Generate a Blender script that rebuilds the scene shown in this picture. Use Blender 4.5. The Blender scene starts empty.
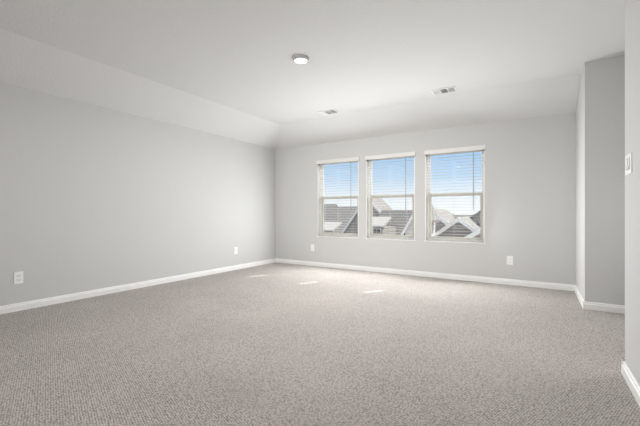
import bpy, bmesh, math, random
from mathutils import Vector, Matrix

random.seed(4)
C = bpy.context.scene.collection
SC = bpy.context.scene

# ------------------------------------------------------------------ camera
cam_data = bpy.data.cameras.new('camera')
cam = bpy.data.objects.new('camera', cam_data)
C.objects.link(cam)
cam_data.sensor_width = 36.0
cam_data.lens = 19.493
cam_data.clip_start = 0.02
cam.location = (0.0, 0.0, 1.05)
cam.rotation_euler = (math.radians(90), 0, math.radians(31.935))
SC.camera = cam

# ------------------------------------------------------------------ sky
world = bpy.data.worlds.new('sky')
SC.world = world
world.use_nodes = True
wn = world.node_tree
wn.nodes.clear()
w_out = wn.nodes.new('ShaderNodeOutputWorld')
w_bg = wn.nodes.new('ShaderNodeBackground')
w_tc = wn.nodes.new('ShaderNodeTexCoord')
w_sep = wn.nodes.new('ShaderNodeSeparateXYZ')
w_ramp = wn.nodes.new('ShaderNodeValToRGB')
wn.links.new(w_tc.outputs['Generated'], w_sep.inputs[0])
wn.links.new(w_sep.outputs['Z'], w_ramp.inputs[0])
wn.links.new(w_ramp.outputs[0], w_bg.inputs[0])
wn.links.new(w_bg.outputs[0], w_out.inputs[0])
w_bg.inputs[1].default_value = 1.0
els = w_ramp.color_ramp.elements
els[0].position = 0.0
els[0].color = (0.97, 0.99, 1.0, 1)
els[1].position = 1.0
els[1].color = (0.74, 0.78, 0.84, 1)
for p, c in ((0.045, (0.90, 0.95, 1.0)), (0.10, (0.58, 0.77, 0.98)), (0.17, (0.40, 0.64, 0.95)),
             (0.26, (0.52, 0.70, 0.97)), (0.45, (0.74, 0.80, 0.92))):
    e = els.new(p)
    e.color = (*c, 1)

# ------------------------------------------------------------------ sun
sun_d = bpy.data.lights.new('sun', 'SUN')
sun = bpy.data.objects.new('sun', sun_d)
C.objects.link(sun)
sun_d.energy = 7.5
sun_d.angle = math.radians(0.55)
sun_d.color = (1.0, 0.96, 0.90)
SUN_AZ, SUN_EL = math.radians(26.5), math.radians(46)
sdir = Vector((-math.sin(SUN_AZ) * math.cos(SUN_EL), -math.cos(SUN_AZ) * math.cos(SUN_EL), -math.sin(SUN_EL)))
sun.rotation_euler = sdir.to_track_quat('-Z', 'Y').to_euler()
sun.location = (6, 14, 12)


def area(name, loc, aim, sx, sy, power, color=(1, 1, 1), spread=180):
    d = bpy.data.lights.new(name, 'AREA')
    d.shape = 'RECTANGLE'
    d.size, d.size_y = sx, sy
    d.energy = power
    d.color = color
    d.spread = math.radians(spread)
    o = bpy.data.objects.new(name, d)
    o.location = loc
    o.rotation_euler = (Vector(aim) - Vector(loc)).to_track_quat('-Z', 'Z').to_euler()
    C.objects.link(o)
    return o


# daylight entering through the three windows
for wx, wy, ax, pw in ((-3.207, 5.735, -3.4, 32), (-2.167, 5.72, -2.2, 30), (-1.105, 5.58, 0.9, 24)):
    area('window_daylight', (wx, wy, 1.0), (ax, 0.0, 0.75), 0.86, 0.8, pw, (0.98, 1.0, 1.01))
# unseen fill lamps added behind the camera and in the hall
area('rear_overhead_fill', (-2.2, -0.7, 2.62), (-2.2, -0.70001, 0), 0.15, 0.15, 16, (1.0, 0.99, 0.98))  # added fill for the foreground floor
area('rear_forward_fill', (-2.2, -1.9, 1.4), (-2.35, 5.7, 1.4), 4.2, 1.8, 23, (1.0, 1.0, 0.97), 50)  # added fill for the window wall, no rear window exists
area('hall_upward_fill', (1.9, 3.6, 0.9), (0.3, 3.6, 2.7), 1.0, 1.0, 12, (1.0, 1.0, 0.98))  # added fill for the ceiling at the hall opening
area('hall_overhead_fill', (1.1, 3.6, 2.62), (0.4, 3.2, 0), 0.3, 0.3, 5, (1.0, 1.0, 0.98), 110)  # added fill for the carpet near the hall opening

SC.view_settings.view_transform = 'Standard'
SC.view_settings.look = 'None'
SC.view_settings.exposure = 0.05
SC.view_settings.gamma = 1.0
SC.view_settings.use_curve_mapping = False
SC.cycles.max_bounces = 14
SC.cycles.diffuse_bounces = 8
SC.cycles.transparent_max_bounces = 24
SC.cycles.use_denoising = True
SC.cycles.sample_clamp_indirect = 6.0


# ------------------------------------------------------------------ materials
def srgb(r, g, b):
    def f(v):
        v /= 255.0
        return v / 12.92 if v <= 0.04045 else ((v + 0.055) / 1.055) ** 2.4
    return (f(r), f(g), f(b), 1.0)


def new_mat(name):
    m = bpy.data.materials.new(name)
    m.use_nodes = True
    nt = m.node_tree
    return m, nt, nt.nodes['Principled BSDF']


def plain(name, col, rough=0.5, spec=0.4, metal=0.0):
    m, nt, b = new_mat(name)
    b.inputs['Base Color'].default_value = col
    b.inputs['Roughness'].default_value = rough
    b.inputs['Specular IOR Level'].default_value = spec
    b.inputs['Metallic'].default_value = metal
    return m


def textured_paint(name, col, scale, strength, dist, rough=0.75):
    m, nt, b = new_mat(name)
    tc = nt.nodes.new('ShaderNodeTexCoord')
    n = nt.nodes.new('ShaderNodeTexNoise')
    n.inputs['Scale'].default_value = scale
    n.inputs['Detail'].default_value = 3.0
    bump = nt.nodes.new('ShaderNodeBump')
    bump.inputs['Strength'].default_value = strength
    bump.inputs['Distance'].default_value = dist
    nt.links.new(tc.outputs['Object'], n.inputs['Vector'])
    nt.links.new(n.outputs['Fac'], bump.inputs['Height'])
    nt.links.new(bump.outputs[0], b.inputs['Normal'])
    b.inputs['Base Color'].default_value = col
    b.inputs['Roughness'].default_value = rough
    b.inputs['Specular IOR Level'].default_value = 0.25
    return m


M = {}
M['wall'] = textured_paint('wall_paint', (0.612, 0.612, 0.607, 1), 55, 0.35, 0.004)
M['ceiling'] = textured_paint('ceiling_paint', (0.685, 0.685, 0.68, 1), 42, 0.6, 0.006)
M['slope'] = textured_paint('sloped_ceiling_paint', (0.70, 0.70, 0.697, 1), 42, 0.5, 0.006)
M['trim'] = plain('white_trim_paint', (0.88, 0.88, 0.875, 1), 0.35, 0.4)
M['plate'] = plain('white_plastic', (0.92, 0.92, 0.92, 1), 0.35, 0.45)
M['slot'] = plain('dark_slot', (0.42, 0.42, 0.42, 1), 0.6)
M['device'] = plain('pale_plastic', (0.84, 0.84, 0.84, 1), 0.4)
M['bezel'] = plain('grey_plastic', (0.40, 0.40, 0.40, 1), 0.5)
M['vinyl'] = plain('white_vinyl', (0.82, 0.81, 0.80, 1), 0.4)
M['almond'] = plain('almond_vinyl', (0.56, 0.54, 0.48, 1), 0.4)
M['slat'] = plain('white_blind_slat', (0.60, 0.60, 0.59, 1), 0.4)
M['valance'] = plain('cream_valance', (0.76, 0.75, 0.73, 1), 0.4)
M['cord'] = plain('white_cord', (0.75, 0.75, 0.73, 1), 0.7)
M['wand'] = plain('grey_wand', (0.30, 0.31, 0.32, 1), 0.35)
M['vent'] = plain('white_vent_metal', (0.80, 0.80, 0.79, 1), 0.4)
M['duct'] = plain('grey_duct', (0.45, 0.45, 0.45, 1), 0.8)
M['fascia'] = plain('white_fascia', (0.90, 0.89, 0.87, 1), 0.6)
M['darkglass'] = plain('dark_window_glass', (0.06, 0.065, 0.07, 1), 0.1, 0.5)


def carpet():
    m, nt, b = new_mat('loop_carpet')
    N, L = nt.nodes, nt.links
    tc = N.new('ShaderNodeTexCoord')
    mp = N.new('ShaderNodeMapping')
    mp.inputs['Rotation'].default_value = (0, 0, math.radians(20))
    mp.inputs['Scale'].default_value = (1.0, 1.0, 1.0)
    L.new(tc.outputs['Object'], mp.inputs[0])
    v = N.new('ShaderNodeTexVoronoi')
    v.inputs['Scale'].default_value = 84
    v.inputs['Randomness'].default_value = 0.42
    L.new(mp.outputs[0], v.inputs['Vector'])
    n = N.new('ShaderNodeTexNoise')
    n.inputs['Scale'].default_value = 120
    n.inputs['Detail'].default_value = 2
    L.new(mp.outputs[0], n.inputs['Vector'])
    n2 = N.new('ShaderNodeTexNoise')
    n2.inputs['Scale'].default_value = 1.3
    n2.inputs['Detail'].default_value = 4
    L.new(mp.outputs[0], n2.inputs['Vector'])
    # loop to gap
    r = N.new('ShaderNodeValToRGB')
    r.color_ramp.elements[0].position = 0.20
    r.color_ramp.elements[0].color = (0.69, 0.648, 0.618, 1)
    r.color_ramp.elements[1].position = 0.72
    r.color_ramp.elements[1].color = (0.25, 0.232, 0.218, 1)
    L.new(v.outputs['Distance'], r.inputs[0])
    # per-loop yarn variation
    hv = N.new('ShaderNodeMixRGB')
    hv.blend_type = 'MULTIPLY'
    hv.inputs[0].default_value = 0.55
    rv = N.new('ShaderNodeValToRGB')
    rv.color_ramp.elements[0].position = 0.3
    rv.color_ramp.elements[0].color = (0.62, 0.60, 0.58, 1)
    rv.color_ramp.elements[1].position = 0.7
    rv.color_ramp.elements[1].color = (1.15, 1.14, 1.13, 1)
    L.new(n.outputs['Fac'], rv.inputs[0])
    L.new(r.outputs[0], hv.inputs[1])
    L.new(rv.outputs[0], hv.inputs[2])
    # broad tread variation
    bv = N.new('ShaderNodeMixRGB')
    bv.blend_type = 'MULTIPLY'
    bv.inputs[0].default_value = 1.0
    rb = N.new('ShaderNodeValToRGB')
    rb.color_ramp.elements[0].position = 0.3
    rb.color_ramp.elements[0].color = (0.93, 0.925, 0.92, 1)
    rb.color_ramp.elements[1].position = 0.7
    rb.color_ramp.elements[1].color = (1.04, 1.04, 1.04, 1)
    L.new(n2.outputs['Fac'], rb.inputs[0])
    L.new(hv.outputs[0], bv.inputs[1])
    L.new(rb.outputs[0], bv.inputs[2])
    L.new(bv.outputs[0], b.inputs['Base Color'])
    inv = N.new('ShaderNodeMath')
    inv.operation = 'SUBTRACT'
    inv.inputs[0].default_value = 1.0
    L.new(v.outputs['Distance'], inv.inputs[1])
    bump = N.new('ShaderNodeBump')
    bump.inputs['Strength'].default_value = 0.6
    bump.inputs['Distance'].default_value = 0.006
    L.new(inv.outputs[0], bump.inputs['Height'])
    L.new(bump.outputs[0], b.inputs['Normal'])
    b.inputs['Roughness'].default_value = 0.95
    b.inputs['Specular IOR Level'].default_value = 0.1
    return m


M['carpet'] = carpet()


def shingles(name, c1, c2):
    m, nt, b = new_mat(name)
    N, L = nt.nodes, nt.links
    tc = N.new('ShaderNodeTexCoord')
    mp = N.new('ShaderNodeMapping')
    L.new(tc.outputs['UV'], mp.inputs[0])
    br = N.new('ShaderNodeTexBrick')
    br.inputs['Color1'].default_value = c1
    br.inputs['Color2'].default_value = c2
    br.inputs['Mortar'].default_value = (c2[0] * .6, c2[1] * .6, c2[2] * .6, 1)
    br.inputs['Scale'].default_value = 1.0
    br.inputs['Brick Width'].default_value = 0.3
    br.inputs['Row Height'].default_value = 0.14
    br.inputs['Mortar Size'].default_value = 0.012
    L.new(mp.outputs[0], br.inputs['Vector'])
    L.new(br.outputs['Color'], b.inputs['Base Color'])
    b.inputs['Roughness'].default_value = 0.9
    b.inputs['Specular IOR Level'].default_value = 0.15
    return m


def siding(name, col, dark):
    m, nt, b = new_mat(name)
    N, L = nt.nodes, nt.links
    tc = N.new('ShaderNodeTexCoord')
    sp = N.new('ShaderNodeSeparateXYZ')
    L.new(tc.outputs['Object'], sp.inputs[0])
    mu = N.new('ShaderNodeMath')
    mu.operation = 'MULTIPLY'
    mu.inputs[1].default_value = 1 / 0.18
    L.new(sp.outputs['Z'], mu.inputs[0])
    fr = N.new('ShaderNodeMath')
    fr.operation = 'FRACT'
    L.new(mu.outputs[0], fr.inputs[0])
    r = N.new('ShaderNodeValToRGB')
    r.color_ramp.elements[0].position = 0.0
    r.color_ramp.elements[0].color = dark
    r.color_ramp.elements[1].position = 0.2
    r.color_ramp.elements[1].color = col
    L.new(fr.outputs[0], r.inputs[0])
    L.new(r.outputs[0], b.inputs['Base Color'])
    b.inputs['Roughness'].default_value = 0.8
    return m


M['shingle'] = shingles('grey_shingles', (0.33, 0.31, 0.293, 1), (0.28, 0.263, 0.248, 1))
M['shingle_pale'] = shingles('pale_shingles', (0.43, 0.415, 0.395, 1), (0.38, 0.365, 0.35, 1))
M['siding'] = siding('grey_lap_siding', (0.42, 0.39, 0.365, 1), (0.20, 0.185, 0.175, 1))
M['siding_pale'] = siding('pale_lap_siding', (0.78, 0.75, 0.71, 1), (0.55, 0.53, 0.5, 1))
M['grass'] = textured_paint('dry_pale_ground', (0.34, 0.31, 0.26, 1), 8, 0.6, 0.05, 0.95)


def glass_mat():
    m, nt, b = new_mat('clear_window_glass')
    N, L = nt.nodes, nt.links
    out = N['Material Output']
    tr = N.new('ShaderNodeBsdfTransparent')
    tr.inputs[0].default_value = (0.97, 0.98, 0.98, 1)
    gl = N.new('ShaderNodeBsdfGlossy')
    gl.inputs['Roughness'].default_value = 0.02
    fr = N.new('ShaderNodeFresnel')
    fr.inputs['IOR'].default_value = 1.35
    mix = N.new('ShaderNodeMixShader')
    wk = N.new('ShaderNodeMath')
    wk.operation = 'MULTIPLY'
    wk.inputs[1].default_value = 0.15
    L.new(fr.outputs[0], wk.inputs[0])
    L.new(wk.outputs[0], mix.inputs[0])
    L.new(tr.outputs[0], mix.inputs[1])
    L.new(gl.outputs[0], mix.inputs[2])
    L.new(mix.outputs[0], out.inputs['Surface'])
    return m


M['glass'] = glass_mat()


def lamp_mat(col, s):
    m, nt, b = new_mat('lit_diffuser')
    b.inputs['Base Color'].default_value = (0.9, 0.9, 0.88, 1)
    b.inputs['Emission Color'].default_value = col
    b.inputs['Emission Strength'].default_value = s
    return m


M['lamp'] = lamp_mat((1.0, 0.965, 0.90, 1), 2.0)


# ------------------------------------------------------------------ mesh helpers
class MB:
    """Collects shapes; build() links them as one mesh object."""
    def __init__(self):
        self.bm = bmesh.new()
        self.uv = self.bm.loops.layers.uv.new('UVMap')

    def face(self, pts):
        vs = [self.bm.verts.new(p) for p in pts]
        return self.bm.faces.new(vs)

    def box(self, x0, x1, y0, y1, z0, z1, bevel=0.0):
        v = [self.bm.verts.new(p) for p in
             ((x0, y0, z0), (x1, y0, z0), (x1, y1, z0), (x0, y1, z0),
              (x0, y0, z1), (x1, y0, z1), (x1, y1, z1), (x0, y1, z1))]
        fs = [self.bm.faces.new([v[i] for i in q]) for q in
              ((3, 2, 1, 0), (4, 5, 6, 7), (0, 1, 5, 4), (1, 2, 6, 5), (2, 3, 7, 6), (3, 0, 4, 7))]
        if bevel > 0:
            edges = list({e for f in fs for e in f.edges})
            bmesh.ops.bevel(self.bm, geom=edges, offset=bevel, segments=2, profile=0.6, affect='EDGES')
        return self

    def prism(self, poly, axis, a, b):
        """poly: 2D outline in the plane across axis, swept from a to b."""
        def P(p, t):
            return (t, p[0], p[1]) if axis == 'x' else ((p[0], t, p[1]) if axis == 'y' else (p[0], p[1], t))
        A = [self.bm.verts.new(P(p, a)) for p in poly]
        B = [self.bm.verts.new(P(p, b)) for p in poly]
        n = len(poly)
        self.bm.faces.new(A)
        self.bm.faces.new(B[::-1])
        for i in range(n):
            self.bm.faces.new((A[i], B[i], B[(i + 1) % n], A[(i + 1) % n]))
        return self

    def slab(self, quad, t):
        """A sloped plate: four corners (top side), thickness t straight down."""
        top = [Vector(p) for p in quad]
        A = [self.bm.verts.new(p) for p in top]
        B = [self.bm.verts.new(p - Vector((0, 0, t))) for p in top]
        self.bm.faces.new(A)
        self.bm.faces.new(B[::-1])
        for i in range(4):
            self.bm.faces.new((A[i], B[i], B[(i + 1) % 4], A[(i + 1) % 4]))
        return self

    def cyl(self, c, r, h, seg=32, r2=None, axis='z'):
        r2 = r if r2 is None else r2
        A, B = [], []
        for i in range(seg):
            a = 2 * math.pi * i / seg
            ca, sa = math.cos(a), math.sin(a)
            if axis == 'z':
                p, q = (c[0] + r * ca, c[1] + r * sa, c[2]), (c[0] + r2 * ca, c[1] + r2 * sa, c[2] + h)
            elif axis == 'y':
                p, q = (c[0] + r * ca, c[1], c[2] + r * sa), (c[0] + r2 * ca, c[1] + h, c[2] + r2 * sa)
            else:
                p, q = (c[0], c[1] + r * ca, c[2] + r * sa), (c[0] + h, c[1] + r2 * ca, c[2] + r2 * sa)
            A.append(self.bm.verts.new(p))
            B.append(self.bm.verts.new(q))
        self.bm.faces.new(A)
        self.bm.faces.new(B[::-1])
        for i in range(seg):
            self.bm.faces.new((A[i], B[i], B[(i + 1) % seg], A[(i + 1) % seg]))
        return self

    def lathe(self, prof, seg=40):
        """prof: (radius, z) pairs, closed at both ends when radius is 0."""
        rings = []
        for r, z in prof:
            if r <= 1e-6:
                rings.append([self.bm.verts.new((0, 0, z))])
            else:
                rings.append([self.bm.verts.new((r * math.cos(2 * math.pi * i / seg), r * math.sin(2 * math.pi * i / seg), z)) for i in range(seg)])
        for a, b in zip(rings, rings[1:]):
            for i in range(seg):
                j = (i + 1) % seg
                if len(a) == 1:
                    self.bm.faces.new((a[0], b[i], b[j]))
                elif len(b) == 1:
                    self.bm.faces.new((a[i], b[0], a[j]))
                else:
                    self.bm.faces.new((a[i], b[i], b[j], a[j]))
        return self

    def build(self, name, mat, parent=None, smooth=False, loc=None):
        bmesh.ops.recalc_face_normals(self.bm, faces=self.bm.faces)
        for f in self.bm.faces:
            n = f.normal
            f.smooth = smooth
            if abs(n.z) > 0.95:
                t = Vector((1, 0, 0))
            else:
                t = Vector((0, 0, 1)).cross(n).normalized()
            bt = n.cross(t)
            for l in f.loops:
                l[self.uv].uv = (l.vert.co.dot(t), l.vert.co.dot(bt))
        me = bpy.data.meshes.new(name)
        self.bm.to_mesh(me)
        self.bm.free()
        me.materials.append(mat)
        o = bpy.data.objects.new(name, me)
        C.objects.link(o)
        if parent is not None:
            o.parent = parent
        if loc is not None:
            o.location = loc
        return o


def struct(o):
    o['kind'] = 'structure'
    return o


def thing(name, label, cat, loc=(0, 0, 0), rotz=0.0, group=None):
    o = bpy.data.objects.new(name, None)
    o.empty_display_size = 0.1
    C.objects.link(o)
    o.location = loc
    o.rotation_euler = (0, 0, rotz)
    o['label'] = label
    o['category'] = cat
    if group:
        o['group'] = group
    return o


def dup(root, loc, rotz, label):
    def cp(o, parent):
        c = o.copy()
        C.objects.link(c)
        if parent is not None:
            c.parent = parent
        for ch in list(o.children):
            cp(ch, c)
        return c
    r = cp(root, None)
    r.location = loc
    r.rotation_euler = (0, 0, rotz)
    r['label'] = label
    return r


# ------------------------------------------------------------------ the room
XL, YB = -4.722, 5.775            # left wall face, back wall face
XS, YA = 0.453, 4.755             # face of the wall stub by the windows, face of the hall wall
XN, YN = 0.4915, 2.967             # face and end of the near right wall
YR = -2.2                         # rear of the room, behind the camera
XH = 2.0                          # far side of the hall
ZW, ZC, SL = 2.410, 2.70, 0.66    # wall top, flat ceiling, run of the sloped part
T = 0.16

struct(MB().box(XL - T, XH + T, YR - T, YB + T, -0.2, 0.0).build('floor', M['carpet']))

# flat ceiling over room and hall
struct(MB().box(XL - T, XH + T, YR - T, YB + T, ZC, ZC + 0.2).build('ceiling', M['ceiling']))
# sloped margins along the left and the window wall
struct(MB().prism([(XL, ZW), (XL + SL, ZC), (XL + SL, ZC + 0.05), (XL - T, ZC + 0.05), (XL - T, ZW)], 'y', YR - T, YB + T)
       .build('ceiling_left', M['slope']))
struct(MB().prism([(YB, ZW), (YB - SL, ZC), (YB - SL, ZC + 0.05), (YB + T, ZC + 0.05), (YB + T, ZW)], 'x', XL - T, XS + 0.02)
       .build('ceiling_back', M['slope']))

struct(MB().box(XL - T, XL, YR - T, YB + T, 0, ZW).build('wall_left', M['wall']))

# window wall with three openings
WIN = [(-3.207, 'left'), (-2.167, 'middle'), (-1.105, 'right')]
WH, Z0, Z1 = 0.445, 0.597, 2.07
m = MB()
xs = [XL - T]
for cx, _ in WIN:
    xs += [cx - WH, cx + WH]
xs.append(XS + 0.02)
for i in range(0, len(xs), 2):
    m.box(xs[i], xs[i + 1], YB, YB + T, 0, ZW)
for cx, _ in WIN:
    m.box(cx - WH, cx + WH, YB, YB + T, 0, Z0)
    m.box(cx - WH, cx + WH, YB, YB + T, Z1, ZW)
bmesh.ops.remove_doubles(m.bm, verts=m.bm.verts, dist=0.0005)
struct(m.build('wall_back', M['wall']))

# stub beside the windows and the hall wall it turns into
struct(MB().box(XS, XH + T, YA, YB + T, 0, ZC).build('wall_right', M['wall']))
# near right wall, carries the light switch
struct(MB().box(XN, XN + 0.12, YR - T, YN, 0, ZC).build('wall_near', M['wall']))
struct(MB().box(XL - T, XH + T, YR - T, YR, 0, ZC).build('wall_rear', M['wall']))
struct(MB().box(XH, XH + T, YR, YA, 0, ZC).build('wall_hall', M['wall']))

# baseboards: profile (out from wall, height)
BP = [(0, 0), (0.016, 0), (0.016, 0.056), (0.010, 0.064), (0.010, 0.075), (0.004, 0.083), (0, 0.083)]


def baseboard(name, axis, face, sgn, a, b):
    poly = [(face + sgn * p[0], p[1]) for p in BP]
    struct(MB().prism(poly, axis, a, b).build(name, M['trim']))


baseboard('baseboard_left', 'y', XL, 1, YR, YB)
baseboard('baseboard_back', 'x', YB, -1, XL, XS)
baseboard('baseboard_right', 'y', XS, -1, YA, YB)
baseboard('baseboard_hall', 'x', YA, -1, XS - 0.016, XH)
baseboard('baseboard_near', 'y', XN, -1, YR, YN)
baseboard('baseboard_end', 'x', YN, 1, XN - 0.016, XN + 0.136)

# ------------------------------------------------------------------ windows
YF = YB + 0.085                    # front of the vinyl frame
for k, (cx, _) in enumerate(WIN):
    w = thing('window_%d' % (k + 1), '', '', (cx, YF, Z0))
    del w['label'], w['category']
    struct(w)
    H = Z1 - Z0
    f = MB()
    fw = 0.034
    f.box(-WH, -WH + fw, 0, 0.07, 0, H).box(WH - fw, WH, 0, 0.07, 0, H)
    f.box(-WH + fw, WH - fw, 0, 0.07, 0, fw).box(-WH + fw, WH - fw, 0, 0.07, H - fw, H)
    f.build('window_frame', M['vinyl'], w)
    zm = 0.745
    u = MB()                      # upper sash
    u.box(-WH + fw, -WH + fw + .018, 0.04, 0.065, zm, H - fw).box(WH - fw - .018, WH - fw, 0.04, 0.065, zm, H - fw)
    u.box(-WH + fw, WH - fw, 0.04, 0.065, H - fw - .02, H - fw).box(-WH + fw, WH - fw, 0.04, 0.065, zm, zm + .03)
    us = u.build('sash', M['vinyl'], w)
    MB().box(-WH + fw + .015, WH - fw - .015, 0.05, 0.054, zm + .02, H - fw - .015).build('pane', M['glass'], us)
    l = MB()                      # lower sash, in front
    l.box(-WH + fw, -WH + fw + .038, 0.008, 0.036, fw, zm + .025).box(WH - fw - .038, WH - fw, 0.008, 0.036, fw, zm + .025)
    l.box(-WH + fw + .038, WH - fw - .038, 0.008, 0.036, fw, fw + .032)
    l.box(-WH + fw + .038, WH - fw - .038, 0.004, 0.036, zm - .02, zm + .025)
    ls = l.build('sash', M['almond'], w)
    MB().box(-WH + fw + .03, WH - fw - .03, 0.02, 0.024, fw + .025, zm - .01).build('pane', M['glass'], ls)
    MB().box(-.03, .03, -0.006, 0.01, zm + .02, zm + .034, .003).build('sash_lock', M['vinyl'], w)
    s = MB().box(-WH - .012, WH + .012, -0.085 - .012, 0.0, -0.014, 0.003, .003)
    s.build('window_sill', M['trim'], w)
    j = MB()  # white strips added to give the side jambs a brightly lit edge
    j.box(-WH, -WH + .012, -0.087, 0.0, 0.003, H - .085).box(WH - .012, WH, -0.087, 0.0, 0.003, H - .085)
    j.build('bright_jamb_strip', M['trim'], w)

# ------------------------------------------------------------------ blinds
SW = WH - 0.016


def make_blind(label):
    t = thing('window_blind', label, 'blind', (0, 0, 0), 0, 'horizontal blinds on the window wall')
    v = MB()
    v.box(-WH - .011, WH + .011, -0.022, -0.006, 1.408, 1.478, .003)
    v.box(-WH - .011, -WH - .003, -0.008, -0.0008, 1.408, 1.478)
    v.box(WH + .003, WH + .011, -0.008, -0.0008, 1.408, 1.478)
    v.build('valance', M['valance'], t)
    MB().box(-SW, SW, 0.008, 0.058, 1.42, 1.465, .002).build('headrail', M['slat'], t)
    s = MB()
    tilt = 0.0
    n, pitch, zb = 29, 0.0475, 0.062
    for i in range(n):
        zc = zb + i * pitch
        if zc > 1.40:
            break
        yc, hw, th = 0.033, 0.0245, 0.0028
        top, bot = [], []
        for q in range(5):
            a = -1 + q * 0.5
            yy = yc + a * hw * math.cos(tilt)
            zz = zc + a * hw * math.sin(tilt) + 0.0012 * (1 - a * a)
            top.append((yy, zz + th / 2))
            bot.append((yy, zz - th / 2))
        if 0.93 < zc < 1.26:      # slot added at the middle cord to let sun streaks through
            s.prism(top + bot[::-1], 'x', -SW, -.036)
            s.prism(top + bot[::-1], 'x', .036, SW)
        else:
            s.prism(top + bot[::-1], 'x', -SW, SW)
    s.build('slats', M['slat'], t)
    MB().box(-SW, SW, 0.008, 0.058, 0.012, 0.032, .004).build('bottom_rail', M['slat'], t)
    for cx in (-0.30, 0.0, 0.30):
        c = MB()
        c.box(cx - .0008, cx + .0008, 0.0065, 0.0078, 0.03, 1.42)
        c.box(cx - .0008, cx + .0008, 0.0585, 0.0598, 0.03, 1.42)
        c.build('ladder_cord', M['cord'], t)
    wd = MB().cyl((0.285, 0.0, 0.50), 0.0045, 0.90, 8)
    wd.build('tilt_wand', M['wand'], t, smooth=True)
    return t


blind_labels = [
    'open white slatted blind on the window closest to the room corner',
    'open white slatted blind on the middle one of the three windows',
    'open white slatted blind on the window farthest from the room corner']
proto = make_blind(blind_labels[0])
for k, (cx, _) in enumerate(WIN):
    loc = (cx, YB, Z0 + 0.004)
    if k == 0:
        proto.location = loc
    else:
        dup(proto, loc, 0, blind_labels[k])


# ------------------------------------------------------------------ outlets: built facing -y at the origin
def make_outlet(label):
    t = thing('wall_outlet', label, 'outlet', (0, 0, 0), 0, 'outlets low on the walls')
    MB().box(-.040, .040, -.007, 0, -.064, .064, .0025).build('cover_plate', M['plate'], t)
    for z in (-.0235, .0235):
        r = MB().box(-.017, .017, -.0095, -.0065, z - .0145, z + .0145, .003).build('receptacle', M['device'], t)
        sl = MB()
        sl.box(-.0078, -.0058, -.0099, -.0094, z - .002, z + .007)
        sl.box(.0058, .0078, -.0099, -.0094, z - .002, z + .007)
        sl.cyl((0, -.0099, z - .0075), .0026, .0005, 10, axis='y')
        sl.build('socket_hole', M['slot'], r)
    MB().cyl((0, -.0082, 0), .0032, .0015, 12, axis='y').build('screw', M['device'], t)
    return t


o1 = make_outlet('white outlet on the long windowless wall, nearer the camera')
o1.location, o1.rotation_euler = (XL, 1.447, 0.354), (0, 0, math.radians(90))
dup(o1, (XL, 4.625, 0.354), math.radians(90), 'white outlet on the long windowless wall, close to the far room corner')
dup(o1, (-3.772, YB, 0.360), 0, 'white outlet below the windows, beside the far room corner')
dup(o1, (-0.324, YB, 0.356), 0, 'white outlet on the window wall, beside the hall opening')

# light switch on the near wall (faces -x)
sw = thing('light_switch', 'white double rocker light switch at the edge of the wall by the hall opening', 'light switch',
           (XN, 2.838, 1.353), math.radians(-90))
MB().box(-.078, .078, -.007, 0, -.062, .062, .0025).build('cover_plate', M['plate'], sw)
for x in (-.028, .028):
    bz = MB().box(x - .022, x + .022, -.0078, -.0065, -.0365, .0365, .0004).build('switch_bezel', M['bezel'], sw)
    MB().prism([(-.0085, -.032), (-.0145, -.032), (-.0095, 0), (-.0100, .032), (-.0085, .032)], 'x', x - .0155, x + .0155).build('rocker', M['plate'], bz)
for x in (-.028, .028):
    for z in (-.048, .048):
        MB().cyl((x, -.0082, z), .0032, .0015, 12, axis='y').build('screw', M['device'], sw)

# ------------------------------------------------------------------ ceiling light
M['lamp_body'] = plain('grey_lamp_body', (0.46, 0.455, 0.44, 1), 0.45)
cl = thing('ceiling_light', 'round flush disc light with a glowing white lens on the flat ceiling', 'ceiling light', (-2.125, 3.025, ZC))
MB().lathe([(0, 0), (.090, 0), (.089, -.010), (.082, -.024), (.074, -.031), (.068, -.031), (.068, -.026), (0, -.026)]).build('housing', M['lamp_body'], cl, smooth=False)
lamp_d = bpy.data.lights.new('ceiling_lamp', 'AREA')
lamp_d.shape, lamp_d.size, lamp_d.energy, lamp_d.color = 'DISK', 0.13, 29, (1.0, 0.985, 0.96)
lamp_o = bpy.data.objects.new('ceiling_lamp', lamp_d)
lamp_o.location = (-2.125, 3.025, ZC - 0.042)
C.objects.link(lamp_o)
MB().lathe([(0, -.0265), (.0675, -.0265), (.065, -.032), (.05, -.0345), (0, -.036)]).build('diffuser', M['lamp'], cl, smooth=True)


# ------------------------------------------------------------------ ceiling vents
def make_vent(label):
    t = thing('ceiling_vent', label, 'vent', (0, 0, 0), 0, 'air vents in the flat ceiling')
    W, D = .155, .105
    f = MB()
    f.box(-W, W, -D, -D + .022, -.010, 0, .002).box(-W, W, D - .022, D, -.010, 0, .002)
    f.box(-W, -W + .022, -D + .022, D - .022, -.010, 0).box(W - .022, W, -D + .022, D - .022, -.010, 0)
    f.box(-.051, -.041, -D + .022, D - .022, -.010, 0).box(.041, .051, -D + .022, D - .022, -.010, 0)
    f.build('vent_frame', M['vent'], t)
    MB().box(-W + .02, W - .02, -D + .02, D - .02, -.0015, -.0005).build('duct_opening', M['duct'], t)
    for x0, x1, lean in ((-.133, -.051, -1), (-.041, .041, 0), (.051, .133, 1)):
        lv = MB()
        if lean == 0:
            for i in range(8):
                y = -.078 + i * .0215
                lv.slab([(x0, y + .014, -.002), (x1, y + .014, -.002), (x1, y, -.010), (x0, y, -.010)], .0012)
        else:
            n = 5
            for i in range(n):
                x = x0 + .006 + i * .0155
                lv.slab([(x - lean * .0 + (.010 if lean < 0 else 0), -D + .022, -.002), (x + (.010 if lean < 0 else 0), D - .022, -.002),
                         (x + (.010 if lean > 0 else 0), D - .022, -.010), (x + (.010 if lean > 0 else 0), -D + .022, -.010)], .0012)
        lv.build('louvers', M['vent'], t)
    return t


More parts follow.
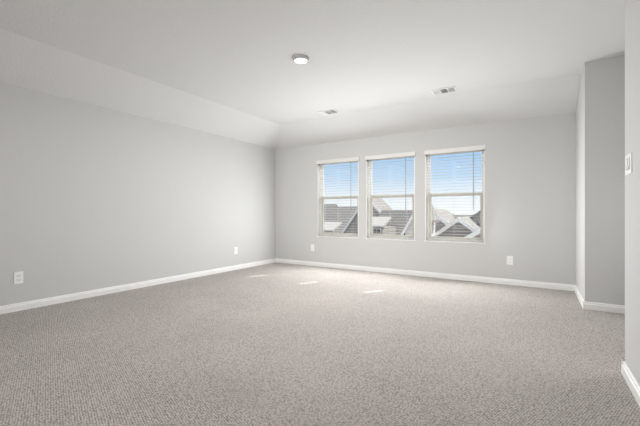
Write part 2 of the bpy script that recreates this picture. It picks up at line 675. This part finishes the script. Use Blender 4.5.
v1 = make_vent('white louvered ceiling vent over the window wall, the one toward the hall opening')
v1.location = (-1.049, 4.848, ZC)
dup(v1, (-2.883, 4.882, ZC), 0, 'white louvered ceiling vent over the window wall, the one toward the room corner')

# ------------------------------------------------------------------ outdoors
struct(MB().box(-45, 30, YB + T + 0.3, 70, -3.4, -3.2).build('ground', M['grass']))
GZ = -3.2


def front_gable(par, px, pz, yf, yb, runl, runr, sl, sr, roof, wall, rake=True, name='gable_wall', fas=None, ze=GZ):
    """A gable facing the room: peak (px, pz), runs and slopes to each side, roof running back to yb."""
    zl, zr = pz - runl * sl, pz - runr * sr
    MB().prism([(px - runl + .2, ze), (px + runr - .2, ze), (px + runr - .2, zr + .2 * sr - .12), (px, pz - .12), (px - runl + .2, zl + .2 * sl - .12)],
               'y', yf + .12, yb).build(name, wall, par)
    r = MB()
    r.slab([(px - runl, yf, zl), (px, yf, pz), (px, yb, pz), (px - runl, yb, zl)], .12)
    r.slab([(px, yf, pz), (px + runr, yf, zr), (px + runr, yb, zr), (px, yb, pz)], .12)
    r.build('roof', roof, par)
    if rake:
        b = MB()
        b.slab([(px - runl, yf - .03, zl + .01), (px, yf - .03, pz + .01), (px, yf, pz + .01), (px - runl, yf, zl + .01)], .19)
        b.build('rake_board', fas or M['fascia'], par)
        b = MB()
        b.slab([(px, yf - .03, pz + .01), (px + runr, yf - .03, zr + .01), (px + runr, yf, zr + .01), (px, yf, pz + .01)], .19)
        b.build('rake_board', fas or M['fascia'], par)


def side_roof(par, x0, x1, yr, zr, run, slope, roof, wall, name='wall'):
    """A roof with its ridge along x at (yr, zr), falling to the front and the back."""
    ze = zr - run * slope
    MB().prism([(yr - run + .3, GZ), (yr + run - .3, GZ), (yr + run - .3, ze + .3 * slope - .12), (yr, zr - .12), (yr - run + .3, ze + .3 * slope - .12)],
               'x', x0 + .25, x1 - .25).build(name, wall, par)
    r = MB()
    r.slab([(x0, yr - run, ze), (x1, yr - run, ze), (x1, yr, zr), (x0, yr, zr)], .12)
    r.slab([(x0, yr, zr), (x1, yr, zr), (x1, yr + run, ze), (x0, yr + run, ze)], .12)
    r.build('roof', roof, par)


def house(label, loc):
    return thing('house', label, 'house', loc, 0, 'neighbouring houses beyond the windows')


h1 = house('grey shingled house roof seen through the window closest to the room corner', (0, 0, 0))
side_roof(h1, -24.0, -10.5, 26.0, 1.60, 5.0, 0.62, M['shingle'], M['siding'])
side_roof(h1, -23.0, -14.9, 26.6, 1.84, 4.0, 0.62, M['shingle'], M['siding'], 'wall')
p = MB()
p.slab([(-14.0, 18.4, .0), (-10.5, 18.3, .0), (-11.95, 22.2, .40), (-16.5, 22.2, .40)], .12)
p.build('porch_roof', M['shingle_pale'], h1)
MB().box(-15.0, -12.2, 19.0, 21.6, GZ, -.1).build('porch_wall', M['siding_pale'], h1)

h2 = house('house with a steep gable and low front roof, seen through the middle window', (0, 0, 0))
front_gable(h2, -8.32, 2.04, 18.4, 20.6, 1.9, 1.5, 1.35, 1.0, M['shingle'], M['siding'])
side_roof(h2, -7.05, -4.95, 17.6, 1.21, 3.0, 0.75, M['shingle'], M['siding'])
p = MB()
p.slab([(-6.6, 14.0, .49), (-5.52, 14.0, .49), (-6.1, 16.5, .86), (-7.7, 16.5, .86)], .10)
p.build('porch_roof', M['shingle_pale'], h2)
MB().box(-6.55, -5.7, 14.3, 16.0, GZ, .40).build('porch_wall', M['siding'], h2)
wf = MB().box(-6.12, -5.76, 14.26, 14.32, .15, .38).build('window', M['fascia'], h2)
MB().box(-6.10, -5.955, 14.25, 14.27, .17, .36).build('pane', M['darkglass'], wf)
MB().box(-5.925, -5.78, 14.25, 14.27, .17, .36).build('pane', M['darkglass'], wf)

h3 = house('house with several white trimmed gables, seen through the window farthest from the corner', (0, 0, 0))
side_roof(h3, -4.3, 2.5, 20.0, .95, 4.0, 0.6, M['shingle'], M['siding'])
front_gable(h3, -4.34, 1.26, 17.0, 20.5, 0.45, 1.6, .8, .80, M['shingle'], M['siding'])
front_gable(h3, -2.78, .87, 15.5, 20.0, 1.5, 1.5, .74, .74, M['shingle'], M['siding'])
front_gable(h3, -1.80, 1.50, 18.0, 20.5, 1.4, 1.4, .72, .72, M['shingle'], M['siding'], False)
front_gable(h3, -1.42, .68, 14.0, 18.0, 1.3, 1.6, .62, .62, M['shingle'], M['siding'])
front_gable(h3, -3.93, 1.60, 14.0, 15.4, .9, .42, 1.75, 2.0, M['shingle'], M['siding_pale'])
